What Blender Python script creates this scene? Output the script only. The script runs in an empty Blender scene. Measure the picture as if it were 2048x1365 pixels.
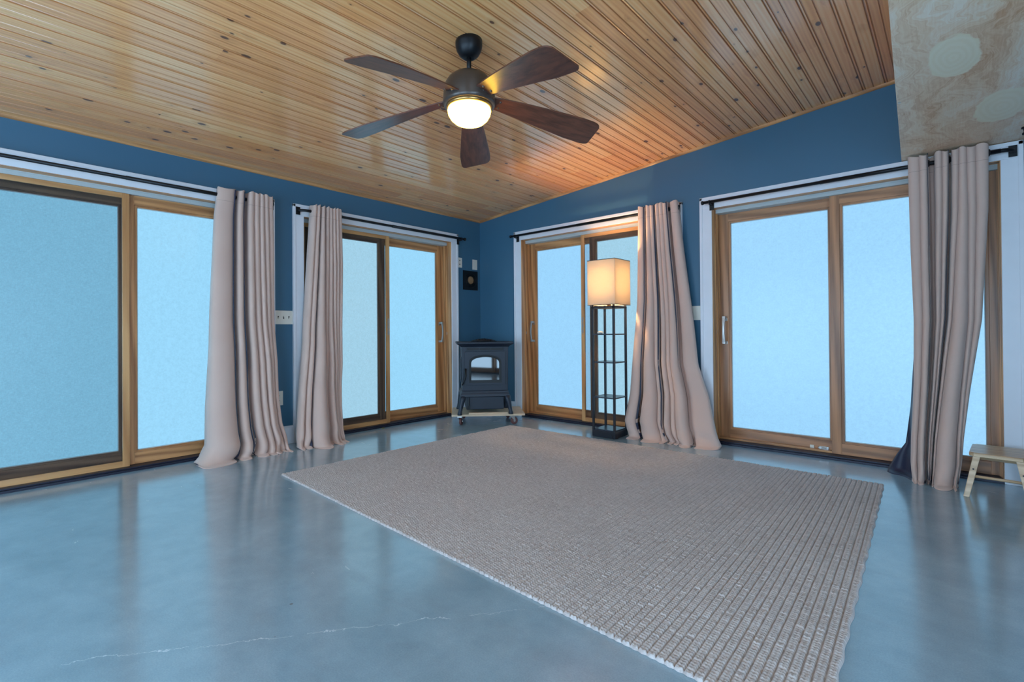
import bpy, bmesh, math, random
import numpy as np
from mathutils import Vector, Matrix
random.seed(7)
S = bpy.context.scene
C = bpy.context.collection
PI = math.pi

# ------------------------------------------------------------------ camera
def make_camera():
    f, yaw, pitch, roll = 997.985, 0.73219, 0.006167, -0.0071786
    cd = bpy.data.cameras.new('camera'); co = bpy.data.objects.new('camera', cd); C.objects.link(co)
    cy, sy = math.cos(yaw), math.sin(yaw)
    fwd = Vector((-sy, cy, 0)); right = Vector((cy, sy, 0)); up = Vector((0, 0, 1))
    f2 = math.cos(pitch)*fwd + math.sin(pitch)*up
    u2 = math.cos(pitch)*up - math.sin(pitch)*fwd
    r3 = math.cos(roll)*right + math.sin(roll)*u2
    u3 = math.cos(roll)*u2 - math.sin(roll)*right
    M = Matrix((r3, u3, -f2)).transposed().to_4x4()
    M.translation = Vector((4.28132, -4.34133, 0.958))
    co.matrix_world = M
    cd.sensor_fit = 'HORIZONTAL'; cd.sensor_width = 36.0
    cd.lens = f/2048*36
    cd.shift_x = 16.839/2048; cd.shift_y = -25.319/2048
    cd.clip_start = .02
    S.camera = co
make_camera()

# ------------------------------------------------------------------ world, exposure
w = bpy.data.worlds.new('world'); S.world = w; w.use_nodes = True
w.node_tree.nodes['Background'].inputs[0].default_value = (.45, .72, 1, 1)
w.node_tree.nodes['Background'].inputs[1].default_value = .6
S.view_settings.view_transform = 'Standard'
S.view_settings.look = 'None'
S.view_settings.exposure = 0.0
S.view_settings.gamma = 1.0
S.view_settings.use_curve_mapping = False

# daylight radiance of the frosted panes (they are the lit windows of this room)
PANE = {'bright': (.33, .70, .98), 'cool': (.34, .68, 1.0), 'shaded': (.25, .61, .88), 'pale': (.50, .88, 1.12)}
BACK_FILL = 10.0       # fill brightness of the unseen doors added behind the camera
BOWL_LIGHT = 13.0
LAMP_BULB = 32.0

# ------------------------------------------------------------------ room numbers (metres)
ZK, SL = 2.301, .0899          # ceiling height at left wall, pitch along x
CAS = 2.088                    # top of the door casings
OPZ = 1.99                     # top of the door openings
XR, YB = 5.9, -6.3             # right wall, back wall
def zceil(x): return ZK + SL*x

# ------------------------------------------------------------------ material helpers
def srgb(r, g, b):
    f = lambda c: (c/255/12.92 if c/255 <= .04045 else ((c/255+.055)/1.055)**2.4)
    return (f(r), f(g), f(b), 1)

class NT:
    def __init__(s, name):
        s.m = bpy.data.materials.new(name); s.m.use_nodes = True
        s.t = s.m.node_tree; s.b = s.t.nodes['Principled BSDF']; s.out = s.t.nodes['Material Output']
    def n(s, kind, props=None, **ins):
        x = s.t.nodes.new('ShaderNode'+kind)
        for k, v in (props or {}).items(): setattr(x, k, v)
        for k, v in ins.items():
            key = int(k[1:]) if k[0] == '_' else k
            s.set(x.inputs[key], v)
        return x
    def set(s, sock, v):
        if hasattr(v, 'is_output'): s.t.links.new(v, sock)
        elif hasattr(v, 'outputs'): s.t.links.new(v.outputs[0], sock)
        else: sock.default_value = v
    def math(s, op, a, b=0.0, c=0.0): return s.n('Math', {'operation': op}, _0=a, _1=b, _2=c).outputs[0]
    def ramp(s, fac, stops, interp='LINEAR'):
        r = s.t.nodes.new('ShaderNodeValToRGB'); s.set(r.inputs[0], fac)
        r.color_ramp.interpolation = interp
        e = r.color_ramp.elements
        while len(e) < len(stops): e.new(.5)
        for el, (p, c) in zip(e, stops):
            el.position = p; el.color = c if len(c) == 4 else (*c, 1)
        return r.outputs[0]
    def mix(s, fac, a, b, mode='MIX'):
        x = s.t.nodes.new('ShaderNodeMix'); x.data_type = 'RGBA'; x.blend_type = mode
        s.set(x.inputs[0], fac); s.set(x.inputs[6], a); s.set(x.inputs[7], b)
        return x.outputs[2]
    def coords(s): return s.n('TexCoord').outputs['Object']
    def geo(s): return s.n('NewGeometry').outputs['Position']
    def scale(s, v, sc, loc=(0, 0, 0)):
        return s.n('Mapping', None, Vector=v, Scale=sc, Location=loc).outputs[0]
    def noise(s, v, scale, detail=3, rough=.5, dist=0.0):
        x = s.n('TexNoise', None, Vector=v, Scale=scale, Detail=detail, Roughness=rough, Distortion=dist)
        return x.outputs[0]
    def bump(s, h, strength=.3, dist=.01):
        return s.n('Bump', None, Height=h, Strength=strength, Distance=dist).outputs[0]
    def fin(s, **kw):
        for k, v in kw.items(): s.set(s.b.inputs[k.replace('_', ' ')], v)
        return s.m

def plain(name, col, rough=.5, metal=0.0, coat=0.0, bump=0.0, bscale=120, var=.08):
    k = NT(name); g = k.geo()
    n = k.noise(g, 9, 3)
    c2 = tuple(max(0, c*(1-var*2)) for c in col[:3])+(1,)
    base = k.mix(n, c2, tuple(min(1, c*(1+var)) for c in col[:3])+(1,))
    kw = dict(Base_Color=base, Roughness=rough, Metallic=metal, Coat_Weight=coat)
    if bump: kw['Normal'] = k.bump(k.noise(g, bscale, 2), bump, .002)
    return k.fin(**kw)

def wood(name, light, dark, axis, rough=.45, coat=.25, stretch=16, fine=1.0, off=0.0):
    """straight-grained wood with the grain running along one axis"""
    k = NT(name); g = k.geo()
    sc = [stretch]*3; sc['xyz'.index(axis)] = .9
    v = k.scale(g, sc, (off, off*2, off*3))
    big = k.noise(v, 1.6, 3, .5, .9)
    band = k.n('TexWave', {'wave_type': 'RINGS' if fine < 1 else 'BANDS', 'bands_direction': 'DIAGONAL'} if fine >= 1 else {'wave_type': 'BANDS', 'bands_direction': 'DIAGONAL'},
               Vector=v, Scale=.55, Distortion=7.0, Detail=2.0).outputs[1]
    sc2 = [190]*3; sc2['xyz'.index(axis)] = 5
    fib = k.noise(k.scale(g, sc2), 1.0, 2)
    f = k.math('MULTIPLY_ADD', band, .35, k.math('MULTIPLY_ADD', big, .55, k.math('MULTIPLY', fib, .22)))
    col = k.ramp(f, [(.28, dark), (.75, light)])
    return k.fin(Base_Color=col, Roughness=rough, Coat_Weight=coat, Coat_Roughness=.2,
                 Normal=k.bump(fib, .12, .002))

PL, PD = srgb(212, 152, 98), srgb(150, 96, 56)
pine = {a: wood('pine_'+a, PL, PD, a) for a in 'xyz'}
cedar = {a: wood('weathered_pine_'+a, srgb(194, 134, 90), srgb(130, 84, 52), a) for a in 'xyz'}
dimpine = {a: wood('screen_dimmed_pine_'+a, srgb(136, 104, 78), srgb(84, 58, 42), a, rough=.6, coat=.05) for a in 'xyz'}  # darkened pine copy; dimming by the insect screens put into the colour
tan = {a: wood('tan_screen_wood_'+a, srgb(214, 160, 104), srgb(178, 122, 72), a, stretch=11) for a in 'xyz'}

def mat_wall():
    k = NT('deep_blue_paint'); g = k.geo()
    c = k.mix(k.noise(g, 1.3, 2), srgb(57, 98, 124), srgb(65, 107, 133))
    return k.fin(Base_Color=c, Roughness=.42, Normal=k.bump(k.noise(g, 160, 2), .12, .001))
M_wall = mat_wall()
M_trim = plain('white_trim_paint', srgb(230, 230, 236), .35, var=.03)
M_vinyl = plain('grey_white_vinyl', srgb(186, 190, 190), .4, var=.03)
M_sill = plain('dark_bronze_sill', srgb(34, 34, 52), .45, .3)
M_black = plain('black_iron', srgb(24, 24, 28), .42, .4, var=.1)
M_stove = plain('black_blue_enamel', srgb(33, 42, 56), .48, .1, var=.05)
M_stovedark = plain('stove_black', srgb(16, 18, 22), .45, .3)
M_plate = plain('ivory_plastic', srgb(226, 220, 208), .35, var=.02)
M_slot = plain('slot_dark', srgb(60, 54, 50), .5)
M_nickel = plain('satin_nickel', srgb(178, 172, 168), .32, .85, var=.03)
M_bronze = plain('dark_bronze', srgb(82, 70, 63), .38, .35, coat=.2)
M_brass = plain('warm_brass', srgb(196, 150, 92), .3, .9)
M_rubber = plain('caster_rubber', srgb(104, 62, 58), .6)
M_ply = plain('birch_ply', srgb(214, 188, 158), .5)
M_lampframe = plain('black_lamp_wood', srgb(32, 34, 42), .38, coat=.2)
M_shelfboard = plain('dark_shelf_board', srgb(50, 58, 72), .35, coat=.2)
M_bamboo = wood('pale_bamboo', srgb(222, 190, 152), srgb(186, 148, 112), 'x', .4, .2, stretch=22)
M_stone = plain('pale_shell', srgb(222, 214, 204), .5)
M_cork = plain('brown_flue_core', srgb(150, 118, 84), .8, bump=.5, bscale=200, var=.35)
M_leaf = plain('yellow_leaf', srgb(170, 150, 60), .6)

def mat_ceiling():
    k = NT('knotty_pine_boards'); g = k.geo()
    sep = k.n('SeparateXYZ', None, _0=g); X, Y = sep.outputs[0], sep.outputs[1]
    u = k.math('DIVIDE', X, .1235); idx = k.math('FLOOR', u)
    r1 = k.n('TexWhiteNoise', {'noise_dimensions': '1D'}, W=idx).outputs[0]
    jy = k.math('FLOOR', k.math('DIVIDE', k.math('ADD', Y, k.math('MULTIPLY', r1, 9.0)), 3.4))
    rid = k.math('MULTIPLY_ADD', idx, 17.0, k.math('MULTIPLY', jy, 5.37))
    rn = k.n('TexWhiteNoise', {'noise_dimensions': '1D'}, W=rid).outputs[0]
    def vec(sx, sy): return k.n('CombineXYZ', None, _0=k.math('MULTIPLY', X, sx), _1=k.math('MULTIPLY', Y, sy), _2=k.math('MULTIPLY', rid, 3.17)).outputs[0]
    # knots
    vor = k.n('TexVoronoi', {'voronoi_dimensions': '3D'}, Vector=vec(12.0, 6.2), Scale=1.0, Randomness=1.0)
    d = vor.outputs['Distance']; cr = k.n('SeparateColor', None, _0=vor.outputs['Color']).outputs[0]
    rad = k.math('MULTIPLY', k.math('MAXIMUM', k.math('SUBTRACT', cr, .20), 0.0), .21)
    kn = k.math('SMOOTH_MIN', 1.0, k.math('MAXIMUM', k.math('DIVIDE', k.math('SUBTRACT', k.math('ADD', rad, .02), d), .035), 0.0), .05)
    halo = k.math('MAXIMUM', k.math('SUBTRACT', 1.0, k.math('DIVIDE', d, k.math('MULTIPLY_ADD', rad, 3.2, .02))), 0.0)
    gr = k.noise(k.n('VectorMath', {'operation': 'ADD'}, _0=vec(26, .8), _1=k.n('CombineXYZ', None, _0=k.math('MULTIPLY', halo, 1.6)).outputs[0]).outputs[0], 1.0, 4, .55, .7)
    fib = k.noise(vec(240, 6), 1.0, 2)
    ring = k.n('TexWave', {'wave_type': 'BANDS', 'bands_direction': 'X'}, Vector=vec(14, .55), Scale=1.0, Distortion=9.0, Detail=2.0).outputs[1]
    f = k.math('MULTIPLY_ADD', ring, .14, k.math('MULTIPLY_ADD', gr, .46, k.math('MULTIPLY_ADD', fib, .12, .14)))
    f = k.math('ADD', f, k.math('MULTIPLY_ADD', rn, .26, -.15))
    col = k.ramp(f, [(.2, srgb(220, 140, 82)), (.5, srgb(246, 172, 106)), (.82, srgb(255, 208, 148))])
    col = k.mix(k.math('MULTIPLY', halo, .35), col, srgb(176, 112, 62))
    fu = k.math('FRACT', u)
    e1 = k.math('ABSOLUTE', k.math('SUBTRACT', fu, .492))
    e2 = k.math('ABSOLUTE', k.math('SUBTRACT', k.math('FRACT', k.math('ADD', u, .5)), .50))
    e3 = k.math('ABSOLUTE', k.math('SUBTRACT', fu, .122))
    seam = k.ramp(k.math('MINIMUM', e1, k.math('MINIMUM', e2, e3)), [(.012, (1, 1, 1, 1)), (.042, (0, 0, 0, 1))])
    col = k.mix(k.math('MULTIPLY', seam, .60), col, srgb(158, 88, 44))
    col = k.mix(k.math('MINIMUM', kn, 1.0), col, srgb(106, 62, 36))
    return k.fin(Base_Color=col, Roughness=.42, Coat_Weight=1.0, Coat_Roughness=.15, Coat_IOR=1.62, Normal=k.bump(fib, .06, .002))
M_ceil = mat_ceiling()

def mat_floor():
    k = NT('polished_concrete'); g = k.geo()
    big = k.noise(g, .9, 5, .6, .6); mid = k.noise(g, 6, 5, .65); fine = k.noise(g, 210, 2, .6)
    f = k.math('MULTIPLY_ADD', big, .5, k.math('MULTIPLY_ADD', mid, .3, k.math('MULTIPLY', fine, .25)))
    col = k.ramp(f, [(.3, srgb(112, 138, 154)), (.55, srgb(143, 171, 187)), (.75, srgb(166, 193, 208))])
    # streaky trowel stains, small dark pits and rust specks
    stain = k.ramp(k.noise(k.scale(g, (1.2, 3.4, 1)), 1.1, 5, .7, 1.4), [(.52, (0, 0, 0, 1)), (.72, (1, 1, 1, 1))])
    col = k.mix(k.math('MULTIPLY', stain, .16), col, srgb(120, 122, 130))
    vp = k.n('TexVoronoi', None, Vector=g, Scale=5.5)
    pit = k.math('LESS_THAN', vp.outputs['Distance'], k.math('MULTIPLY', k.n('SeparateColor', None, _0=vp.outputs['Color']).outputs[0], .035))
    col = k.mix(k.math('MULTIPLY', pit, .6), col, srgb(104, 92, 82))
    # one long wandering hairline crack with pale filler, between two floor points
    sep = k.n('SeparateXYZ', None, _0=g)
    wob = k.math('MULTIPLY_ADD', k.noise(g, 3.0, 6, .7), .26, -.13)
    line = k.math('ADD', k.math('SUBTRACT', sep.outputs[1], k.math('MULTIPLY_ADD', sep.outputs[0], 1.32, -7.21)), wob)
    crack = k.math('LESS_THAN', k.math('ABSOLUTE', line), k.math('MULTIPLY', k.math('SUBTRACT', k.noise(g, 17, 3), .22), .0062))
    rng = k.math('MULTIPLY', k.math('LESS_THAN', sep.outputs[0], 3.25), k.math('GREATER_THAN', sep.outputs[0], 2.35))
    brk = k.math('GREATER_THAN', k.noise(g, 9, 2), .40)
    col = k.mix(k.math('MULTIPLY', k.math('MULTIPLY', crack, rng), brk), col, srgb(190, 208, 220))
    rough = k.math('MULTIPLY_ADD', mid, .10, k.math('MULTIPLY_ADD', stain, .08, .16))
    return k.fin(Base_Color=col, Roughness=rough, Coat_Weight=.7, Coat_Roughness=.13, IOR=1.5,
                 Normal=k.bump(k.math('MULTIPLY_ADD', mid, .7, k.math('MULTIPLY', fine, .1)), .05, .01))
M_floor = mat_floor()

def mat_plywood():
    k = NT('birch_plywood_sheet'); g = k.geo()
    warp = k.noise(k.scale(g, (1, .8, 1)), 2.6, 4, .55)
    v = k.n('VectorMath', {'operation': 'ADD'}, _0=k.scale(g, (5.5, .9, 1)), _1=k.n('CombineXYZ', None, _0=k.math('MULTIPLY', warp, 3.4)).outputs[0]).outputs[0]
    gr = k.noise(v, 1.25, 5, .55, .8)
    con = k.math('PINGPONG', k.math('MULTIPLY', gr, 16.0), .5)
    fib = k.noise(k.scale(g, (150, 6, 1)), 1, 2)
    f = k.math('MULTIPLY_ADD', gr, .75, k.math('MULTIPLY_ADD', con, .20, k.math('MULTIPLY', fib, .16)))
    col = k.ramp(f, [(.34, srgb(206, 150, 108)), (.52, srgb(234, 198, 164)), (.70, srgb(244, 226, 206))])
    sep = k.n('SeparateXYZ', None, _0=g)
    wv = k.math('MULTIPLY_ADD', k.noise(g, 5, 4, .6), .5, -.25)
    for cx, cy, rx, ry in ((4.295, -1.53, .085, .21), (4.48, -.74, .11, .27), (4.70, -2.1, .12, .3)):
        a = k.math('DIVIDE', k.math('SUBTRACT', sep.outputs[0], cx), rx); b = k.math('DIVIDE', k.math('SUBTRACT', sep.outputs[1], cy), ry)
        r = k.math('SQRT', k.math('ADD', k.math('MULTIPLY', a, a), k.math('MULTIPLY', b, b)))
        m = k.ramp(k.math('ADD', r, k.math('MULTIPLY', wv, 1.8)), [(.93, (1, 1, 1, 1)), (1.0, (0, 0, 0, 1))])
        rings = k.n('TexWave', {'wave_type': 'RINGS', 'rings_direction': 'Z'}, Vector=k.scale(g, (1/rx, 1/ry, 0), (-cx/rx, -cy/ry, 0)), Scale=1.3, Distortion=4.5, Detail=3.0).outputs[1]
        col = k.mix(m, col, k.mix(rings, srgb(240, 222, 190), srgb(243, 227, 198)))
    return k.fin(Base_Color=col, Roughness=.5, Coat_Weight=.25, Coat_Roughness=.3, Normal=k.bump(fib, .05, .002))
M_soffit = mat_plywood()

def mat_pane(name, col, strength=1.0, streak=False):
    """frosted daylit glass: even daylight through a mottled film, with a faint glossy face"""
    k = NT('frosted_glass_'+name); g = k.geo()
    n = k.noise(g, 70, 3, .75)
    n2 = k.noise(g, 28, 2, .6)
    f = k.math('MULTIPLY_ADD', n, .30, k.math('MULTIPLY_ADD', n2, .14, .78))
    if streak:
        h = k.noise(k.scale(g, (30, 30, 420)), 1, 2); v = k.noise(k.scale(g, (420, 420, 26)), 1, 2)
        f = k.math('MULTIPLY', f, k.math('MULTIPLY_ADD', k.math('ADD', h, v), .14, .86))
    e = k.n('Emission', None, Color=(*col, 1), Strength=k.math('MULTIPLY', f, strength))
    gl = k.n('BsdfGlossy', None, Color=(1, 1, 1, 1), Roughness=.28)
    fr = k.n('Fresnel', None, IOR=1.45)
    mx = k.n('MixShader', None, _0=k.math('MULTIPLY', fr, .7), _1=e, _2=gl)
    k.t.links.new(mx.outputs[0], k.out.inputs[0])
    return k.m
M_pane = {n: mat_pane(n, c, streak=(n == 'shaded')) for n, c in PANE.items()}
M_fillpane = mat_pane('back_fill', (.50, .78, 1.06), BACK_FILL)

def mat_mesh():
    k = NT('insect_screen_mesh'); g = k.geo()
    h = k.noise(k.scale(g, (60, 60, 700)), 1, 1); v = k.noise(k.scale(g, (700, 700, 60)), 1, 1)
    fac = k.math('MULTIPLY_ADD', k.math('ADD', h, v), .08, .07)
    tr = k.n('BsdfTransparent'); df = k.n('BsdfDiffuse', None, Color=(.05, .055, .06, 1))
    mx = k.n('MixShader', None, _0=fac, _1=tr, _2=df)
    k.t.links.new(mx.outputs[0], k.out.inputs[0])
    return k.m
M_mesh = mat_mesh()

def mat_fabric(name, c1, c2, rough=.85, sheen=.35):
    k = NT(name); g = k.geo()
    weave = k.noise(k.scale(g, (420, 420, 160)), 1, 2)
    n = k.noise(g, 5, 3)
    col = k.mix(n, c1, c2)
    z = k.n('SeparateXYZ', None, _0=g).outputs[2]
    stitch = k.math('LESS_THAN', k.math('ABSOLUTE', k.math('SUBTRACT', z, 1.982)), .0018)
    col = k.mix(k.math('MULTIPLY', stitch, .35), col, srgb(120, 98, 90))
    return k.fin(Base_Color=col, Roughness=rough, Sheen_Weight=sheen, Sheen_Roughness=.5,
                 Normal=k.bump(k.math('MULTIPLY_ADD', weave, .25, k.noise(g, 26, 4, .6)), .18, .004))
M_curtain = mat_fabric('beige_curtain', srgb(202, 170, 156), srgb(212, 181, 167))
M_lining = mat_fabric('navy_blackout_lining', srgb(26, 30, 56), srgb(34, 38, 66), .45, .1)

def mat_rug():
    k = NT('braided_jute'); g = k.geo()
    fib = k.noise(k.scale(g, (330, 330, 330)), 1, 3, .7)
    tuft = k.n('TexVoronoi', None, Vector=k.scale(g, (60, 130, 20)), Scale=1.0)
    tc = k.n('SeparateColor', None, _0=tuft.outputs['Color']).outputs[0]
    big = k.noise(g, 2.4, 3)
    f = k.math('MULTIPLY_ADD', tc, .26, k.math('MULTIPLY_ADD', fib, .36, k.math('MULTIPLY_ADD', big, .16, .14)))
    col = k.ramp(f, [(.22, srgb(158, 146, 143)), (.52, srgb(193, 183, 180)), (.8, srgb(211, 203, 201))])
    return k.fin(Base_Color=col, Roughness=.95, Sheen_Weight=.2, Normal=k.bump(fib, .5, .003))
M_rug = mat_rug()

def mat_blade():
    k = NT('dark_walnut_blade'); g = k.coords()
    gr = k.noise(k.scale(g, (3.2, 34, 34)), 1, 4, .6, .6); fib = k.noise(k.scale(g, (20, 300, 100)), 1, 2)
    f = k.math('MULTIPLY_ADD', gr, .75, k.math('MULTIPLY', fib, .25))
    col = k.ramp(f, [(.3, srgb(58, 34, 28)), (.7, srgb(120, 70, 52))])
    return k.fin(Base_Color=col, Roughness=.35, Coat_Weight=.4, Coat_Roughness=.2)
M_blade = mat_blade()

def mat_shade():
    k = NT('linen_lamp_shade'); g = k.geo()
    wv = k.math('ADD', k.noise(k.scale(g, (500, 500, 30)), 1, 1), k.noise(k.scale(g, (30, 30, 500)), 1, 1))
    col = k.mix(k.math('MULTIPLY', wv, .5), srgb(240, 222, 196), srgb(250, 240, 222))
    t = k.n('BsdfTranslucent', None, Color=k.mix(.62, col, (0, 0, 0, 1))); d = k.n('BsdfDiffuse', None, Color=col)
    mx = k.n('MixShader', None, _0=.45, _1=t, _2=d)
    k.t.links.new(mx.outputs[0], k.out.inputs[0]); return k.m
M_shade = mat_shade()

def mat_emit(name, col, s):
    k = NT(name); e = k.n('Emission', None, Color=(*col, 1), Strength=s)
    k.t.links.new(e.outputs[0], k.out.inputs[0]); return k.m
M_bowl = mat_emit('lit_glass_bowl', (1.0, .60, .085), BOWL_LIGHT)

def mat_stoveglass():
    k = NT('stove_glass')
    return k.fin(Base_Color=(.01, .012, .014, 1), Roughness=.03, Specular_IOR_Level=.6, IOR=1.6)
M_sglass = mat_stoveglass()

# ------------------------------------------------------------------ object helpers
ROOT = {}
def thing(name, label=None, cat=None, loc=(0, 0, 0), rotz=0.0, group=None, kind=None):
    o = bpy.data.objects.new(name, None); C.objects.link(o)
    o.location = loc; o.rotation_euler = (0, 0, rotz); o.empty_display_size = .05
    ROOT[o.name] = Matrix.Translation(Vector(loc)) @ Matrix.Rotation(rotz, 4, 'Z')
    return tag(o, label, cat, group, kind)
def tag(o, label=None, cat=None, group=None, kind=None):
    if label: o['label'] = label
    if cat: o['category'] = cat
    if group: o['group'] = group
    if kind: o['kind'] = kind
    return o

class MB:
    """collects shapes in one mesh; mats listed per face index"""
    def __init__(s): s.bm = bmesh.new(); s.mi = 0
    def face(s, vs):
        try:
            f = s.bm.faces.new(vs); f.material_index = s.mi; return f
        except ValueError: return None
    def hexa(s, p):
        v = [s.bm.verts.new(q) for q in p]
        for i in ((3, 2, 1, 0), (4, 5, 6, 7), (0, 1, 5, 4), (1, 2, 6, 5), (2, 3, 7, 6), (3, 0, 4, 7)): s.face([v[j] for j in i])
        return s
    def box(s, x0, x1, y0, y1, z0, z1):
        x0, x1 = min(x0, x1), max(x0, x1); y0, y1 = min(y0, y1), max(y0, y1)
        return s.hexa([(x0, y0, z0), (x1, y0, z0), (x1, y1, z0), (x0, y1, z0), (x0, y0, z1), (x1, y0, z1), (x1, y1, z1), (x0, y1, z1)])
    def rings(s, rings, closed=True, cap=True):
        R = [[s.bm.verts.new(q) for q in r] for r in rings]
        n = len(R[0])
        for a, b in zip(R[:-1], R[1:]):
            for i in range(n if closed else n-1): s.face([a[i], a[(i+1) % n], b[(i+1) % n], b[i]])
        if cap and closed: s.face(R[0][::-1]); s.face(R[-1])
        return s
    def lathe(s, prof, c=(0, 0, 0), seg=40, cap=True):
        s.rings([[(c[0]+r*math.cos(2*PI*i/seg), c[1]+r*math.sin(2*PI*i/seg), c[2]+z) for i in range(seg)] for r, z in prof], cap=cap); return s
    def tube(s, pts, r, seg=12, cap=True):
        pts = [Vector(p) for p in pts]; rs = r if isinstance(r, (list, tuple)) else [r]*len(pts)
        out = []; prev = None
        for i, p in enumerate(pts):
            t = (pts[min(i+1, len(pts)-1)]-pts[max(i-1, 0)]).normalized()
            if prev is None: a = t.orthogonal().normalized()
            else: a = (prev-t*prev.dot(t)).normalized()
            prev = a; b = t.cross(a)
            out.append([p+(a*math.cos(2*PI*j/seg)+b*math.sin(2*PI*j/seg))*rs[i] for j in range(seg)])
        s.rings(out, cap=cap); return s
    def torus(s, c, axis, R, r, seg=20, ts=8):
        ax = Vector(axis).normalized(); a = ax.orthogonal().normalized(); b = ax.cross(a); c = Vector(c)
        rr = []
        for i in range(seg+1):
            th = 2*PI*i/seg; d = a*math.cos(th)+b*math.sin(th)
            rr.append([c+d*(R+r*math.cos(2*PI*j/ts))+ax*(r*math.sin(2*PI*j/ts)) for j in range(ts)])
        s.rings(rr, cap=False); return s
    def build(s, name, mats, parent=None, bevel=0.0, smooth=False, local=False, solid=0.0):
        bm = s.bm
        bmesh.ops.recalc_face_normals(bm, faces=bm.faces[:])
        if bevel:
            bmesh.ops.bevel(bm, geom=[e for e in bm.edges if len(e.link_faces) == 2 and e.calc_face_angle(0) > .6], offset=bevel, segments=2, profile=.7, affect='EDGES')
        if smooth:
            for f in bm.faces: f.smooth = True
        return link(bm, name, mats, parent, local)

def link(bm, name, mats, parent=None, local=False):
    if parent and not local:
        bm.transform(ROOT[parent.name].inverted())
    me = bpy.data.meshes.new(name); bm.to_mesh(me); bm.free()
    for m in (mats if isinstance(mats, (list, tuple)) else [mats]): me.materials.append(m)
    o = bpy.data.objects.new(name, me); C.objects.link(o)
    if parent:
        o.parent = parent; ROOT[o.name] = ROOT[parent.name]
    return o
def autosmooth(o, ang=.6):
    me = o.data
    for p in me.polygons: p.use_smooth = True
    bm = bmesh.new(); bm.from_mesh(me)
    for e in bm.edges: e.smooth = not (len(e.link_faces) == 2 and e.calc_face_angle(0) > ang)
    bm.to_mesh(me); bm.free(); return o

# wall frames: u runs left to right seen from the room, d outward, z up
def frame(wall):
    if wall == 'A': return lambda u, d, z: Vector((-d, u, z))
    if wall == 'B': return lambda u, d, z: Vector((u, d, z))
    if wall == 'R': return lambda u, d, z: Vector((XR+d, -u, z))
    return lambda u, d, z: Vector((-u, YB-d, z))
def wbox(mb, fr, u0, u1, d0, d1, z0, z1):
    p, q = fr(u0, d0, z0), fr(u1, d1, z1)
    return mb.box(p.x, q.x, p.y, q.y, p.z, q.z)
AX = {'A': 'y', 'B': 'x', 'R': 'y', 'K': 'x'}

# ------------------------------------------------------------------ room shell
DOORS = {1: ('A', -4.35, -2.592), 2: ('A', -2.236, -.482), 3: ('B', .665, 2.420), 4: ('B', 2.774, 4.512),
         5: ('R', 3.35, 5.25), 6: ('K', -2.6, -.75), 7: ('K', -4.95, -3.1)}  # side-wall door read from the stove reflection; back-wall pair added for fill light
mb = MB(); mb.box(-.3, XR+.3, YB-.3, .3, -.12, 0)
tag(mb.build('floor', M_floor), kind='structure')

def wall(name, wl, ulo, uhi):
    fr = frame(wl); mb = MB(); T = .2
    def seg(u0, u1, z0):
        p = []
        for z in (0, 1):
            for (u, d) in ((u0, 0), (u1, 0), (u1, T), (u0, T)):
                q = fr(u, d, z0)
                if z: q.z = zceil(q.x)+.02
                p.append(q)
        mb.hexa(p)
    ops = sorted((a, b) for (wn, a, b) in DOORS.values() if wn == wl)
    cur = ulo
    for a, b in ops:
        seg(cur, a, 0); seg(a, b, OPZ); cur = b
    seg(cur, uhi, 0)
    return tag(mb.build(name, M_wall), kind='structure')
wall('wall_left', 'A', YB, 0); wall('wall_right', 'B', 0, XR)
wall('wall_side', 'R', 0, -YB); wall('wall_back', 'K', -XR, 0)

def ceiling():
    W = .1235; prof = [(0, .010), (.003, .010), (.005, .001), (.011, 0), (.0135, .005), (.0155, .0055), (.0185, 0),
                       (.0575, 0), (.0595, .0045), (.0615, .0045), (.0640, 0), (.1195, 0), (.1215, .0015), (.1225, .010)]
    n = int((XR+.3)/W)+3; row = []
    for i in range(-2, n):
        for u, h in prof: row.append((i*W+u, h))
    mb = MB()
    a = [(x, YB-.2, zceil(x)+h) for x, h in row]; b = [(x, .2, zceil(x)+h) for x, h in row]
    mb.rings([a, b], closed=False, cap=False)
    x0, x1 = row[0][0], row[-1][0]
    top = MB()
    mb.hexa([(x0, YB-.2, zceil(x0)+.012), (x1, YB-.2, zceil(x1)+.012), (x1, .2, zceil(x1)+.012), (x0, .2, zceil(x0)+.012),
             (x0, YB-.2, zceil(x0)+.15), (x1, YB-.2, zceil(x1)+.15), (x1, .2, zceil(x1)+.15), (x0, .2, zceil(x0)+.15)])
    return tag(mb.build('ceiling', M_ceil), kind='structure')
ceiling()
def crown(name, p, q, axis, nrm):
    mb = MB(); p, q, nrm = Vector(p), Vector(q), Vector(nrm)
    pr = [(0, 0), (.016, 0), (.015, -.006), (.010, -.014), (.005, -.019), (0, -.021)]
    mb.rings([[e+nrm*a+Vector((0, 0, b)) for a, b in pr] for e in (p, q)])
    return tag(mb.build(name, pine[axis]), kind='structure')
crown('trim_1', (0, YB, zceil(0)+.003), (0, 0, zceil(0)+.003), 'y', (1, 0, 0))
crown('trim_2', (0, 0, zceil(0)), (XR, 0, zceil(XR)), 'x', (0, -1, 0))

def baseboard(name, wl, segs):
    fr = frame(wl); mb = MB()
    for a, b in segs:
        wbox(mb, fr, a, b, -.014, 0, 0, .135); wbox(mb, fr, a, b, -.010, 0, .135, .155)
    return tag(mb.build(name, M_trim, bevel=.002), kind='structure')
baseboard('baseboard_left', 'A', [(YB, -4.45), (-2.494, -2.334), (-.384, 0)])
baseboard('baseboard_right', 'B', [(.015, .565), (2.520, 2.672), (4.614, XR)])

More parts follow.
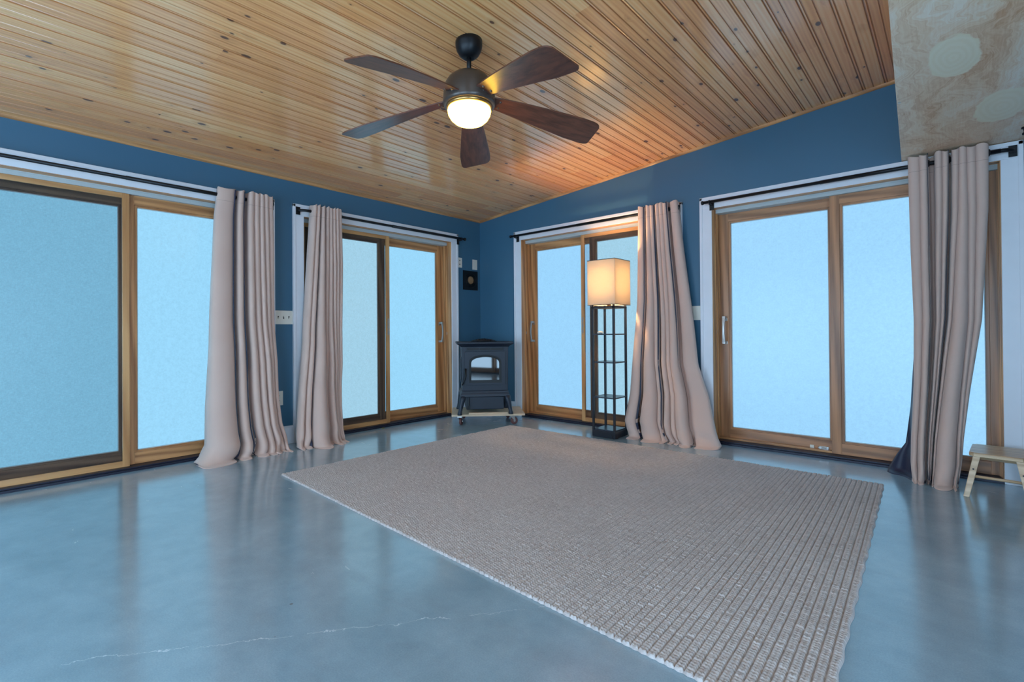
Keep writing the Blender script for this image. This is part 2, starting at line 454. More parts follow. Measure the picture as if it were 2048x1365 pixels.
# ------------------------------------------------------------------ sliding doors
def door(n, active, pane_l, pane_r, screen, wood_l, wood_r, label, back=False):
    """active: 'L'/'R' = the outer, sliding panel carrying the pull; the other panel is the inner fixed one"""
    wl, u0, u1 = DOORS[n]; fr = frame(wl); ax = AX[wl]; mid = (u0+u1)/2
    P = fr(mid, 0, 0)
    t = thing('door_%d' % n, label, 'sliding door', P, kind='structure')
    # painted casing
    mb = MB(); cw = .098
    for a, b in ((u0-cw, u0), (u1, u1+cw)):
        wbox(mb, fr, a, b, -.020, .0, 0, OPZ)
    wbox(mb, fr, u0-cw, u1+cw, -.020, 0, OPZ, CAS)
    for a, b in ((u0-cw-.001, u0-cw+.022), (u1+cw-.022, u1+cw+.001)): wbox(mb, fr, a, b, -.026, 0, 0, CAS)
    wbox(mb, fr, u0-cw-.001, u1+cw+.001, -.026, 0, CAS-.024, CAS+.001)
    mb.build('casing', M_trim, t, bevel=.003)
    # jamb, with small steps for the tracks
    mb = MB()
    mb.mi = 0
    for a, sgn in ((u0, 1), (u1, -1)):
        wbox(mb, fr, a-sgn*.02, a+sgn*.004, -.012, .19, 0, OPZ+.0)
        wbox(mb, fr, a, a+sgn*.010, .045, .052, .02, OPZ); wbox(mb, fr, a, a+sgn*.016, .078, .083, .02, OPZ)
        wbox(mb, fr, a, a+sgn*.012, .128, .134, .02, OPZ)
    mb.mi = 1
    wbox(mb, fr, u0-.02, u1+.02, -.012, .19, OPZ-.004, OPZ+.02)
    jb = pine if not back else cedar
    mb.build('jamb', [jb['z'], jb[ax]], t, bevel=.0015)
    mb = MB(); wbox(mb, fr, u0+.004, u1-.004, .056, .19, 1.955, OPZ-.004); wbox(mb, fr, u0+.004, u1-.004, .050, .056, 1.978, OPZ-.004)
    mb.build('header_strip', M_vinyl, t)
    mb = MB(); wbox(mb, fr, u0, u1, -.024, .10, 0, .014); wbox(mb, fr, u0, u1, .0, .19, .014, .024)
    mb.build('sill', M_sill, t, bevel=.002)
    mb = MB(); wbox(mb, fr, u0, u1, .105 if back else .098, .13, .024, .040)
    mb.build('track', pine[ax], t, bevel=.002)
    def panel(side, d0, wood, pane):
        a, b = (u0+.003, mid+.040) if side == 'L' else (mid-.040, u1-.003)
        d1 = d0+.042; z0, z1 = .026, 1.958; st = .098
        front = d0 < .12
        sl = .098 if side == 'L' else (.082 if front else .098); sr = .098 if side == 'R' else (.082 if front else .098)
        if front: sl, sr = (.098, .080) if side == 'L' else (.080, .068)
        g0, g1 = .122, 1.874
        mb = MB(); mb.mi = 0
        wbox(mb, fr, a, a+sl-.018, d0, d1, z0, z1); wbox(mb, fr, b-sr+.018, b, d0, d1, z0, z1)
        mb.mi = 1
        wbox(mb, fr, a+sl-.018, b-sr+.018, d0+.0005, d1, z0, g0-.014); wbox(mb, fr, a+sl-.018, b-sr+.018, d0+.0005, d1, g1+.014, z1)
        # glazing bead, set back
        mb.mi = 0
        wbox(mb, fr, a+sl-.018, a+sl, d0+.008, d1, g0-.014, g1+.014); wbox(mb, fr, b-sr, b-sr+.018, d0+.008, d1, g0-.014, g1+.014)
        mb.mi = 1
        wbox(mb, fr, a+sl, b-sr, d0+.008, d1, g0-.014, g0); wbox(mb, fr, a+sl, b-sr, d0+.008, d1, g1, g1+.014)
        pn = 'fixed_panel' if front else 'sliding_panel'
        o = mb.build(pn, [wood['z'], wood[ax]], t, bevel=.0012)
        mb = MB(); wbox(mb, fr, a+sl, b-sr, d0+.020, d0+.026, g0, g1)
        mb.build('glass_pane', pane, o)
        mb = MB()
        for (p, q, r, s_) in ((a+sl, a+sl+.005, g0, g1), (b-sr-.005, b-sr, g0, g1), (a+sl, b-sr, g0, g0+.005), (a+sl, b-sr, g1-.005, g1)):
            wbox(mb, fr, p, q, d0+.013, d0+.020, r, s_)
        tag(mb.build('glazing_gasket', M_vinyl, o), 'pale grey glazing strip')
        return o, a, b
    ina = 'R' if active == 'L' else 'L'
    pf, fa, fb = panel(ina, .085, wood_l if ina == 'L' else wood_r, pane_l if ina == 'L' else pane_r)
    ps, sa, sb = panel(active, .138, wood_l if active == 'L' else wood_r, pane_l if active == 'L' else pane_r)
    if back: return t
    # pull handle on the outer stile of the sliding panel
    hu = sa+.052 if active == 'L' else sb-.052
    if n != 1:
        mb = MB(); hz0, hz1 = .835, 1.078
        grip = []
        for i in range(13):
            s = i/12; z = hz0+.012+(hz1-hz0-.024)*s; bow = .050+.010*math.sin(PI*s)
            wd = .013-.005*math.sin(PI*s)
            c = [(-wd, -.006), (wd, -.006), (wd, .006), (-wd, .006)]
            grip.append([fr(hu+x, .138-bow+y, z) for x, y in c])
        mb.rings(grip)
        for z in (hz0+.004, hz1-.026): wbox(mb, fr, hu-.012, hu+.012, .138-.056, .138, z, z+.022)
        wbox(mb, fr, hu-.015, hu+.015, .134, .138, hz1-.045, hz1-.02); wbox(mb, fr, hu-.015, hu+.015, .134, .138, hz0, hz0+.025)
        hd = mb.build('pull_handle', M_nickel, ps, bevel=.003)
        tag(hd, 'satin nickel pull handle')
        mb = MB(); hs = 1 if active == 'R' else -1
        ju = u1-.001 if active == 'R' else u0+.001
        wbox(mb, fr, ju, ju-hs*.004, .060, .072, .925, .955)
        mb.build('strike_screw', M_nickel, t)
    if screen:
        a, b = {1: (u0+.004, mid-.012+.0), 2: (u0+.004, mid+.078), 3: (mid-.128, u1-.004)}[n]
        mb = MB(); d0, d1 = .057, .075; wv = .040; z0, z1 = .020, 1.954
        mb.mi = 0
        wbox(mb, fr, a, a+wv, d0, d1, z0, z1); wbox(mb, fr, b-wv, b, d0, d1, z0, z1)
        mb.mi = 1
        wbox(mb, fr, a+wv, b-wv, d0, d1, z0, z0+.044); wbox(mb, fr, a+wv, b-wv, d0, d1, z1-.034, z1)
        sc = mb.build('insect_screen_frame', [tan['z'], tan[ax]], t, bevel=.0015)
        mb = MB(); wbox(mb, fr, a+wv-.004, b-wv+.004, .0655, .0665, z0+.040, z1-.030)
        tag(mb.build('screen_mesh', M_mesh, sc), 'fine grey see-through mesh')
        e = b if active != 'L' or n == 1 else a+wv
        if n != 1:
            mb = MB(); wbox(mb, fr, e-.026, e-.014, .053, .057, .93, 1.10)
            for q in range(3): wbox(mb, fr, e-.028, e-.012, .050, .057, .945+q*.055, .965+q*.055)
            mb.build('screen_latch', M_nickel, sc, bevel=.001)
    return t
door(1, 'L', M_pane['shaded'], M_pane['bright'], True, dimpine, pine, 'wood sliding door at the far left with an insect screen over its left half')
door(2, 'R', M_pane['pale'], M_pane['bright'], True, dimpine, pine, 'wood sliding door left of the black stove with its pull handle at the right')
door(3, 'L', M_pane['cool'], M_pane['pale'], True, pine, dimpine, 'wood sliding door right of the black stove behind the tower floor lamp')
d4 = door(4, 'L', M_pane['cool'], M_pane['cool'], False, cedar, cedar, 'wood sliding door at the right under the plywood soffit')
for n_ in (5, 6, 7):
    door(n_, 'L', M_fillpane, M_fillpane, False, pine, pine, 'unseen wood sliding door behind the viewer, added for fill light', back=True)
# small lock and bolt at the bottom of door 4's sliding panel
fr = frame('B')
mb = MB(); wbox(mb, fr, 3.452, 3.480, .128, .138, .036, .062); mb.lathe([(.004, 0), (.004, .003)], fr(3.466, .127, .049), 10); tag(mb.build('strike_block', M_plate, d4, bevel=.002), 'small pale metal block at the bottom of the sliding panel')
mb = MB(); wbox(mb, fr, 3.515, 3.575, .126, .138, .040, .060); mb.tube([fr(3.508, .122, .050), fr(3.56, .122, .050)], .006); wbox(mb, fr, 3.515, 3.53, .116, .128, .044, .056)
tag(mb.build('foot_bolt', M_nickel, d4), 'small nickel foot bolt beside the centre stile')

# ------------------------------------------------------------------ curtain rods
ROZ, ROD = 2.030, .085
def rod(wl, u0, u1, e0, e1, label):
    fr = frame(wl)
    t = thing('curtain_rod', label, 'curtain rod', fr((u0+u1)/2, -.0265, ROZ-.03), group='black rods over the doors')
    pts = []; R = .055
    def bend(u, s): return [fr(u+s*R*(math.sin(a)), -(ROD-R+R*math.cos(a)), ROZ) for a in [PI/2*i/8 for i in range(9)]]
    if e0 == 'wrap': pts += [fr(u0-R, -.027, ROZ)] + bend(u0, -1)[::-1]
    else: pts += [fr(u0, -ROD, ROZ)]
    if e1 == 'wrap': pts += bend(u1, 1) + [fr(u1+R, -.027, ROZ)]
    else: pts += [fr(u1, -ROD, ROZ)]
    MB().tube(pts, .0120).build('rod', M_black, t, smooth=True)
    um = (u0+u1)/2
    MB().tube([fr(um-.05, -ROD, ROZ), fr(u1-.05 if e1 != 'wrap' else u1, -ROD, ROZ)], .0138).build('rod_sleeve', M_black, t, smooth=True)
    for u, e in ((u0, e0), (u1, e1)):
        s = -1 if u == u0 else 1
        mb = MB()
        if e == 'wrap':
            uc = u+s*R
            wbox(mb, fr, uc-.019, uc+.019, -.031, -.0265, ROZ-.034, ROZ+.034)
            mb.tube([fr(uc, -.031, ROZ), fr(uc, -.045, ROZ)], .015)
            mb.tube([fr(uc, -.031, ROZ-.022), fr(uc, -.034, ROZ-.022)], .005)
        else:
            uc = u-s*.045
            wbox(mb, fr, uc-.018, uc+.018, -.031, -.0265, ROZ-.06, ROZ+.014)
            wbox(mb, fr, uc-.006, uc+.006, -ROD, -.031, ROZ-.022, ROZ-.010)
            mb.torus(fr(uc, -ROD, ROZ), fr(1, 0, 0)-fr(0, 0, 0), .013, .004)
        mb.build('bracket', M_black, t)
        if e == 'knob':
            MB().tube([fr(u, -ROD, ROZ), fr(u+s*.006, -ROD, ROZ), fr(u+s*.018, -ROD, ROZ), fr(u+s*.022, -ROD, ROZ)], [.010, .017, .017, .010], 14).build('end_cap', M_black, t, smooth=True)
    return t
rod('A', -4.38, -2.580, 'knob', 'wrap', 'black curtain rod above the leftmost sliding door')
rod('A', -2.238, -.345, 'wrap', 'knob', 'black curtain rod above the door left of the stove')
rod('B', .585, 2.435, 'knob', 'wrap', 'black curtain rod above the door behind the floor lamp')
rod('B', 2.735, 4.510, 'knob', 'wrap', 'black curtain rod under the plywood soffit at right')

# ------------------------------------------------------------------ curtains
def interp(tab, z, i=1):
    tab = sorted(tab); zs = [t[0] for t in tab]
    if z <= zs[0]: return tab[0][i]
    for a, b in zip(tab[:-1], tab[1:]):
        if z <= b[0]:
            s = (z-a[0])/(b[0]-a[0]); return a[i]+(b[i]-a[i])*s
    return tab[-1][i]

def curtain(wl, label, L, R, O, folds, seed, zt=2.086, lining=None, pool=.06):
    """L/R: (z,u) edge tables; O: (z,o) distance of the cloth from the wall; folds: (top width, bottom width, top amp, bottom amp, kink)"""
    fr = frame(wl); rnd = random.Random(seed)
    ub = (interp(L, 0)+interp(R, 0))/2
    t = thing('curtain', label, 'curtain', fr(ub, -.05, 0), group='beige curtains at the sliding doors')
    nf = len(folds); per = 18; nu = nf*per+1
    tw = np.cumsum([0]+[f[0] for f in folds]); tw = tw/tw[-1]
    bw = np.cumsum([0]+[f[1] for f in folds]); bw = bw/bw[-1]
    zs = [zt-.004*i for i in range(4)] + list(np.linspace(zt-.02, .35, 58)) + list(np.linspace(.33, .012, 30))
    ph = [rnd.uniform(0, 6.28) for _ in range(nf)]; ph2 = [rnd.uniform(0, 6.28) for _ in range(nf)]
    hem = [rnd.uniform(.5, 1.2) for _ in range(nf+1)]
    rows = []
    def sample(i, z, zq):
        k = min(i//per, nf-1); s = (i-k*per)/per
        w = max(0, min(1, (zt-zq)/zt)); wb = w**1.4
        B = lambda j: tw[j]*(1-wb)+bw[j]*wb
        j0, j1 = B(k), B(k+1)
        c = 1.55*(1-.25*w) if folds[k][2] > 0 else .85
        ss = s-c*math.sin(2*PI*s)/(2*PI)
        q = j0+(j1-j0)*ss
        ta, ba = folds[k][2], folds[k][3]
        amp = (ta*(1-wb)+ba*wb)*1.25
        bulge = max(0.0, math.sin(PI*s))**.62
        wav = .010*w*math.sin(ph[k]+zq*2.4)+.002*w*math.sin(ph2[k]+zq*8.0+s*2)
        off = interp(O, zq) + amp*(bulge-.42) + wav*bulge
        # wrinkles that gather where the cloth meets the floor
        br = max(0.0, 1-zq/.22)
        off += br*br*.026*math.sin(ph2[k]+s*4+zq*30)
        u = interp(L, zq)+(interp(R, zq)-interp(L, zq))*q + .005*w*math.sin(ph[k]*2+zq*2.1)*math.sin(PI*s)
        return u, off, k, s
    for r, z in enumerate(zs):
        row = []
        for i in range(nu):
            u, off, k, s = sample(i, z, z)
            zz = z
            if z > zt-.05: zz = z + .007*math.sin(ph[k]+s*7)*(z-(zt-.05))/.05
            row.append(fr(u, -max(off, .030 if z < 2.0 else .03), zz))
        rows.append(row)
    # cloth that lies on the floor
    for j in range(1, 7):
        row = []
        for i in range(nu):
            u, off, k, s = sample(i, .012, .012)
            hl = pool*(hem[k]*(1-s)+hem[k+1]*s)*j/6
            row.append(fr(u, -max(off+hl, .03), .012-.003*min(j, 3)+.010*math.sin(PI*j/6)*max(0, math.sin(ph[k]+s*6))))
        rows.append(row)
    mb = MB(); mb.rings(rows, closed=False, cap=False)
    bm = mb.bm
    ref = fr(0, -1, 0)-fr(0, 0, 0)
    bm.normal_update()
    if sum(f.normal.dot(ref) for f in bm.faces) < 0: bmesh.ops.reverse_faces(bm, faces=bm.faces[:])
    for f in bm.faces: f.smooth = True
    o = link(bm, 'fabric_panel', [M_curtain, M_lining], t)
    sm = o.modifiers.new('thick', 'SOLIDIFY'); sm.thickness = .0035; sm.offset = -1; sm.material_offset = 1
    # grommets where the rod threads the cloth
    for k in range(nf+1):
        z = ROZ
        u = interp(L, z)+(interp(R, z)-interp(L, z))*tw[k]
        MB().torus(fr(u+.004, -ROD, ROZ), (fr(1, .25, 0)-fr(0, 0, 0)), .019, .003).build('grommet', M_black, t, smooth=True)
    if lining:
        mb = MB(); rows = []
        for z in np.linspace(lining[0][0], .008, 30):
            a, b, oa, ob = (interp(lining, z, i) for i in (1, 2, 3, 4))
            rows.append([fr(a+(b-a)*s, -(oa+(ob-oa)*s+.018*math.sin(s*9+z*11)*(1-z/lining[0][0])), z) for s in np.linspace(0, 1, 14)])
        for j in range(1, 4): rows.append([p+(fr(0, -.012*j, 0)-fr(0, 0, 0))-Vector((0, 0, .0015*j)) for p in rows[-1]])
        mb.rings(rows, closed=False, cap=False)
        bm = mb.bm
        for f in bm.faces: f.smooth = True
        lo = link(bm, 'lining', [M_lining, M_curtain], t); tag(lo, 'navy blackout lining')
        sm = lo.modifiers.new('thick', 'SOLIDIFY'); sm.thickness = .003; sm.offset = 0
    return t

curtain('A', 'beige curtain of the leftmost door, with one broad smooth fold',
        [(2.09, -2.949), (1.868, -2.975), (1.138, -3.006), (.865, -3.012), (.404, -3.040), (.117, -3.055), (.043, -3.10), (.003, -3.153)],
        [(2.088, -2.545), (1.735, -2.54), (1.044, -2.538), (.724, -2.519), (.509, -2.517), (.218, -2.505), (.091, -2.474), (.007, -2.475)],
        [(2.09, .085), (1.0, .10), (.4, .125), (.15, .165), (0, .20)],
[(2.0, 3.1, .055, .16), (.45, .35, -.09, -.12), (.8, 1.1, .07, .12), (.6, .5, -.09, -.14), (.8, 1.0, .07, .13), (.75, .8, .07, .10), (.65, .7, .07, .11), (.65, .5, .065, .06), (.7, .4, .05, .05)], 3, pool=.07)
curtain('A', 'beige curtain of the door left of the stove, drawn to its left end',
        [(2.09, -2.197), (1.581, -2.235), (.864, -2.286), (.515, -2.33), (.213, -2.378), (.079, -2.40), (.001, -2.414)],
        [(2.09, -1.92), (1.576, -1.913), (.668, -1.937), (.3, -1.975), (.127, -1.982), (.03, -1.992)],
        [(2.09, .085), (1.0, .10), (.5, .14), (.2, .20), (0, .25)],
[(1, .7, .07, .07), (1, .9, .07, .10), (.3, .25, -.07, -.10), (1, 2.4, .07, .20), (.3, .25, -.07, -.10), (.9, .5, .065, .05), (.9, .9, .065, .12), (.9, .6, .065, .09), (.9, .4, .065, .05), (1, .4, .05, .05)], 11, pool=.08)
curtain('B', 'beige curtain flaring wide over the floor beside the lit lamp',
        [(2.09, 2.15), (1.701, 2.146), (1.24, 2.139), (.937, 2.117), (.393, 2.087), (.148, 2.06), (.063, 2.085), (.002, 2.13)],
        [(2.097, 2.507), (1.691, 2.549), (1.154, 2.618), (.665, 2.677), (.383, 2.776), (.157, 2.836), (.011, 2.889)],
        [(2.09, .085), (1.0, .09), (.4, .13), (.15, .18), (0, .21)],
[(1.2, 1.4, .065, .13), (.35, .40, -.08, -.13), (.8, 2.0, .065, .15), (.75, .5, .065, .07), (.3, .25, -.08, -.12), (.7, .6, .065, .09), (.7, .6, .065, .08), (.8, 1.3, .065, .11), (.6, .4, -.09, -.05), (1.2, 2.2, .055, .05)], 23, pool=.06)
curtain('B', 'beige curtain at the right showing its dark navy lining at the floor',
        [(2.09, 4.076), (1.478, 4.084), (1.015, 4.095), (.596, 4.091), (.449, 4.085), (.249, 4.077), (.114, 4.076), (.003, 4.084)],
        [(2.089, 4.455), (1.693, 4.451), (1.008, 4.418), (.566, 4.360), (.289, 4.330), (.131, 4.318), (.013, 4.300)],
        [(2.09, .085), (1.0, .11), (.4, .16), (.15, .22), (0, .26)],
[(1.1, 1.1, .06, .07), (.8, 1.3, .065, .09), (.7, .5, -.09, -.13), (.7, .3, .07, .06), (.6, .25, .07, .05), (.3, .3, -.08, -.13), (.65, .4, .07, .06), (.7, 3.4, .07, .15), (.8, .6, .065, .06), (1.1, .3, .06, .04)], 31, zt=2.082, pool=.06,
        lining=[(.80, 4.093, 4.12, .07, .12), (.44, 4.072, 4.12, .07, .16), (.2, 4.045, 4.12, .08, .2), (.12, 4.0, 4.12, .07, .22), (.0, 3.945, 4.12, .06, .24)])

# ------------------------------------------------------------------ plywood soffit
t = thing('plywood_soffit', 'pale plywood soffit with swirling grain above the right-hand door', 'soffit', (4.04, -.02, 2.094))
def sx(y): return 4.036-.042*y
mb = MB(); y0, y1 = -3.2, -.002; z0 = 2.0935
mb.hexa([(sx(y0), y0, z0), (XR-.002, y0, z0), (XR-.002, y1, z0), (sx(y1), y1, z0),
         (sx(y0), y0, zceil(sx(y0))-.001), (XR-.002, y0, zceil(XR)-.001), (XR-.002, y1, zceil(XR)-.001), (sx(y1), y1, zceil(sx(y1))-.001)])
mb.build('board', M_soffit, t, bevel=.002)
mb = MB(); mb.lathe([(.004, -.003), (.007, -.001), (.007, .001)], (4.095, -1.15, 2.0935), 14); mb.box(4.089, 4.101, -1.151, -1.149, 2.089, 2.092); mb.box(4.0945, 4.0955, -1.156, -1.144, 2.089, 2.092)
mb.build('screw', M_nickel, t)
t = thing('ceiling_hook', 'small round black fitting on the plywood at the right edge', 'hook', (4.603, -.27, 2.0925))
MB().lathe([(.020, .001), (.020, -.006), (.012, -.008), (.010, -.026), (.017, -.032), (.017, -.040), (.004, -.045)], seg=24).build('fitting', M_black, t, smooth=True, local=True)

# ------------------------------------------------------------------ ceiling fan
def fan():
    hx, hy = 2.367, -2.474; zc = zceil(hx)
    t = thing('ceiling_fan', 'dark ceiling fan with five walnut blades and a lit glass bowl', 'ceiling fan', (hx, hy, zc))
    o = lambda z: z-zc
    MB().lathe([(.004, o(2.426)), (.026, o(2.424)), (.036, o(2.428)), (.052, o(2.442)), (.066, o(2.466)), (.072, o(2.492)), (.072, .012)], seg=48).build('canopy', M_black, t, smooth=True, local=True)
    mb = MB(); mb.lathe([(.0125, o(2.33)), (.0125, o(2.47))], seg=20); mb.lathe([(.020, o(2.335)), (.022, o(2.35)), (.018, o(2.365)), (.0125, o(2.367))], seg=24)
    mb.build('downrod', M_black, t, smooth=True, local=True)
    hs = MB().lathe([(.112, o(2.165)), (.128, o(2.166)), (.1375, o(2.169)), (.140, o(2.185)), (.139, o(2.215)), (.136, o(2.250)), (.128, o(2.282)), (.112, o(2.308)), (.088, o(2.328)), (.056, o(2.340)), (.028, o(2.345)), (.016, o(2.346))], seg=64).build('motor_housing', M_bronze, t, smooth=True, local=True)
    MB().lathe([(.110, o(2.152)), (.119, o(2.152)), (.123, o(2.160)), (.123, o(2.168)), (.110, o(2.168))], seg=64).build('light_ring', M_brass, t, smooth=True, local=True)
    pr = [(.002, o(2.063)), (.030, o(2.0645)), (.056, o(2.070)), (.080, o(2.081)), (.100, o(2.099)), (.112, o(2.120)), (.1165, o(2.140)), (.112, o(2.156)), (.100, o(2.160))]
    MB().lathe(pr, seg=64).build('glass_bowl', M_bowl, t, smooth=True, local=True)
    for k in range(5):
        ang = 1.673+PI+k*2*PI/5
        ca, sa = math.cos(ang), math.sin(ang)
        cols = []; N = 44; r0, r1 = .098, .745
        tilt = -.25
        mb = MB()
        for i in range(N+1):
            s = 1-(1-i/N)**1.9; r = r0+(r1-r0)*s
            wl_ = .036+.066*min(1, s*1.3)**.85; wr = .034+.058*min(1, s*1.2)**.85
            if s > .90:
                q = (s-.90)/.10; e = math.sqrt(max(0, 1-q**2.8)); wl_ = wl_*(.74+.26*e); wr = wr*(.62+.38*e)
            zmid = 2.205-.105*max(0, (r-.12)/.63)**1.15
            sec = []
            M = 10
            for j in range(M+1):
                y = -wr+(wl_+wr)*j/M
                sec.append((r, y, zmid+tilt*y*(1-.15*s)))
            top = [(a, b, c+.0035) for a, b, c in sec]; bot = [(a, b, c-.0035) for a, b, c in sec[::-1]]
            cols.append([(r_*ca-y*sa, r_*sa+y*ca, o(z)) for r_, y, z in top+bot])
        mb.rings(cols)
        bm = mb.bm; bmesh.ops.recalc_face_normals(bm, faces=bm.faces[:])
        for f in bm.faces: f.smooth = True
        # blade gets its own frame so that the grain follows it
        bm.transform(Matrix.Rotation(-ang, 4, 'Z'))
        b = link(bm, 'blade', M_blade, t, local=True); b.rotation_euler = (0, 0, ang); autosmooth(b, .9)
        for (r, y) in ((.135, 0), (.168, .024), (.168, -.022)):
            z = o(2.202)+tilt*y-.002-.004*(r > .15)
            MB().lathe([(.003, -.006), (.0065, -.0045), (.0065, .012)], (r, y, z), 12).build('screw', M_bronze, b, smooth=True, local=True)
        mb = MB(); mb.hexa([(.09, -.030, o(2.207)), (.195, -.026, o(2.205)), (.195, .028, o(2.192)), (.09, .032, o(2.192)), (.09, -.030, o(2.219)), (.195, -.026, o(2.214)), (.195, .028, o(2.200)), (.09, .032, o(2.204))])
        mb.build('blade_bracket', M_bronze, b, bevel=.002, local=True)
    return t
fan()

# ------------------------------------------------------------------ floor lamp
def lamp():
    cx, cy = 1.955, -.312
    t = thing('floor_lamp', 'black tower floor lamp with open shelves and a lit square shade', 'floor lamp', (cx, cy, 0))
    h = .116; zt = 1.178
    mb = MB(); mb.box(-h, h, -h, h, .004, .062); mb.build('base', M_lampframe, t, bevel=.002, local=True)
    for x in (-1, 1):
        for y in (-1, 1):
            a = h-.009; mb = MB(); mb.box(x*a-.009, x*a+.009, y*a-.009, y*a+.009, .062, zt); mb.build('post', M_lampframe, t, bevel=.0015, local=True)
    for z in (.062, .352, .668, .920):
        mb = MB(); e = h-.0005 if z > .1 else h-.012
        mb.box(-e, e, -e, e, z, z+.010); mb.build('shelf', M_shelfboard, t, bevel=.001, local=True)
    mb = MB()
    for y in (-1, 1): mb.box(-h, h, y*h-.018*(y > 0), y*h+.018*(y < 0), zt-.018, zt)
    for x in (-1, 1): mb.box(x*h-.018*(x > 0), x*h+.018*(x < 0), -h+.018, h-.018, zt-.018, zt)
    mb.box(-h, h, -.012, .012, zt-.012, zt-.002)
    mb.build('top_frame', M_lampframe, t, local=True)
    s = .140; z0, z1 = 1.190, 1.594
    def ringz(hh, z): return [(-hh, -hh, z), (hh, -hh, z), (hh, hh, z), (-hh, hh, z)]
    mb = MB(); mb.rings([ringz(s, z0), ringz(s, z1), ringz(s-.002, z1), ringz(s-.002, z0), ringz(s, z0)], cap=False)
    sh = mb.build('lamp_shade', M_shade, t, local=True)
    for z in (z0-.002, z1-.003):
        mb = MB()
        for (a, b, c, d) in ((-s-.001, s+.001, -s-.001, -s+.003), (-s-.001, s+.001, s-.003, s+.001), (-s-.001, -s+.003, -s, s), (s-.003, s+.001, -s, s)): mb.box(a, b, c, d, z, z+.005)
        tag(mb.build('shade_rim', M_lampframe, sh, local=True), 'thin dark edge of the shade')
    for x in (-1, 1):
        for y in (-1, 1): MB().box(x*.105-.008, x*.105+.008, y*.105-.008, y*.105+.008, zt, z0+.004).build('shade_foot', M_lampframe, t, local=True)
    mb = MB(); mb.lathe([(.018, zt-.004), (.018, zt+.06), (.014, zt+.075)], seg=20); mb.build('socket', M_brass, t, smooth=True, local=True)
    MB().lathe([(.012, zt+.07), (.020, zt+.09), (.031, zt+.125), (.026, zt+.15), (.010, zt+.162), (.001, zt+.164)], seg=24).build('bulb', mat_emit('lamp_bulb_glow', (1, .72, .38), 12), t, smooth=True, local=True)
    MB().tube([(h, -.07, .02), (h+.02, -.10, .008), (.10, -h-.006, .004), (.085, -h-.004, .03)], .003, 8).build('cord', M_black, t, smooth=True, local=True)
    ld = bpy.data.lights.new('lamp_bulb_light', 'POINT'); ld.energy = LAMP_BULB; ld.color = (1, .67, .34); ld.shadow_soft_size = .035
    lo = bpy.data.objects.new('lamp_bulb_light', ld); C.objects.link(lo); lo.parent = t; lo.location = (0, 0, 1.40)
    # pale shell on the upper shelf
    sh = thing('small_ornament', 'small pale oval ornament lying on the top shelf of the floor lamp', 'ornament', (1.905, -.385, .9305))
    MB().rings([[(-.030+.060*i/10, (.004+.018*math.sin(PI*i/10)**.7)*math.cos(2*PI*j/14), .011+(.003+.010*math.sin(PI*i/10)**.6)*math.sin(2*PI*j/14)*(1+.15*math.sin(i*2.1))) for j in range(14)] for i in range(11)]).build('body', M_stone, sh, smooth=True, local=True)
lamp()

# ------------------------------------------------------------------ stove and dolly
DOL = (.59, -.502); DANG = math.radians(46.4)
def dolly():
    t = thing('wheeled_dolly', 'plywood dolly on small casters under the stove', 'dolly', (DOL[0], DOL[1], 0), DANG)
    mb = MB(); mb.box(-.373, .373, -.25, .25, .098, .1175); mb.build('platform', M_ply, t, bevel=.002, local=True)
    mb = MB(); mb.box(-.20, .20, -.235, -.195, .1175, .132); mb.build('batten', M_ply, t, bevel=.002, local=True)
    for i, (x, y, a) in enumerate(((-.285, -.185, 1.25), (.245, -.185, .15), (-.285, .18, .4), (.245, .18, 2.0))):
        c, s = math.cos(a), math.sin(a)
        def T(p): return (x+p[0]*c-p[1]*s, y+p[0]*s+p[1]*c, p[2])
        w = MB(); rr = []
        for q, r in ((-.013, .026), (-.011, .035), (-.006, .0385), (.006, .0385), (.011, .035), (.013, .026)):
            rr.append([T((.022+r*math.cos(2*PI*j/28), q, .0388+r*math.sin(2*PI*j/28))) for j in range(28)])
        w.rings(rr); wh = w.build('caster_wheel', M_rubber, t, smooth=True, local=True)
        mb = MB()
        for yy in (-.017, .017):
            mb.hexa([T(p) for p in ((-.020, yy-.002, .088), (.024, yy-.002, .036), (.034, yy-.002, .042), (.024, yy-.002, .088), (-.020, yy+.002, .088), (.024, yy+.002, .036), (.034, yy+.002, .042), (.024, yy+.002, .088))])
        mb.hexa([T(p) for p in ((-.028, -.024, .084), (.028, -.024, .084), (.028, .024, .084), (-.028, .024, .084), (-.028, -.024, .098), (.028, -.024, .098), (.028, .024, .098), (-.028, .024, .098))])
        mb.tube([T((.022, -.021, .0388)), T((.022, .021, .0388))], .012, 16)
        mb.build('caster_fork', M_nickel, t, local=True)
dolly()

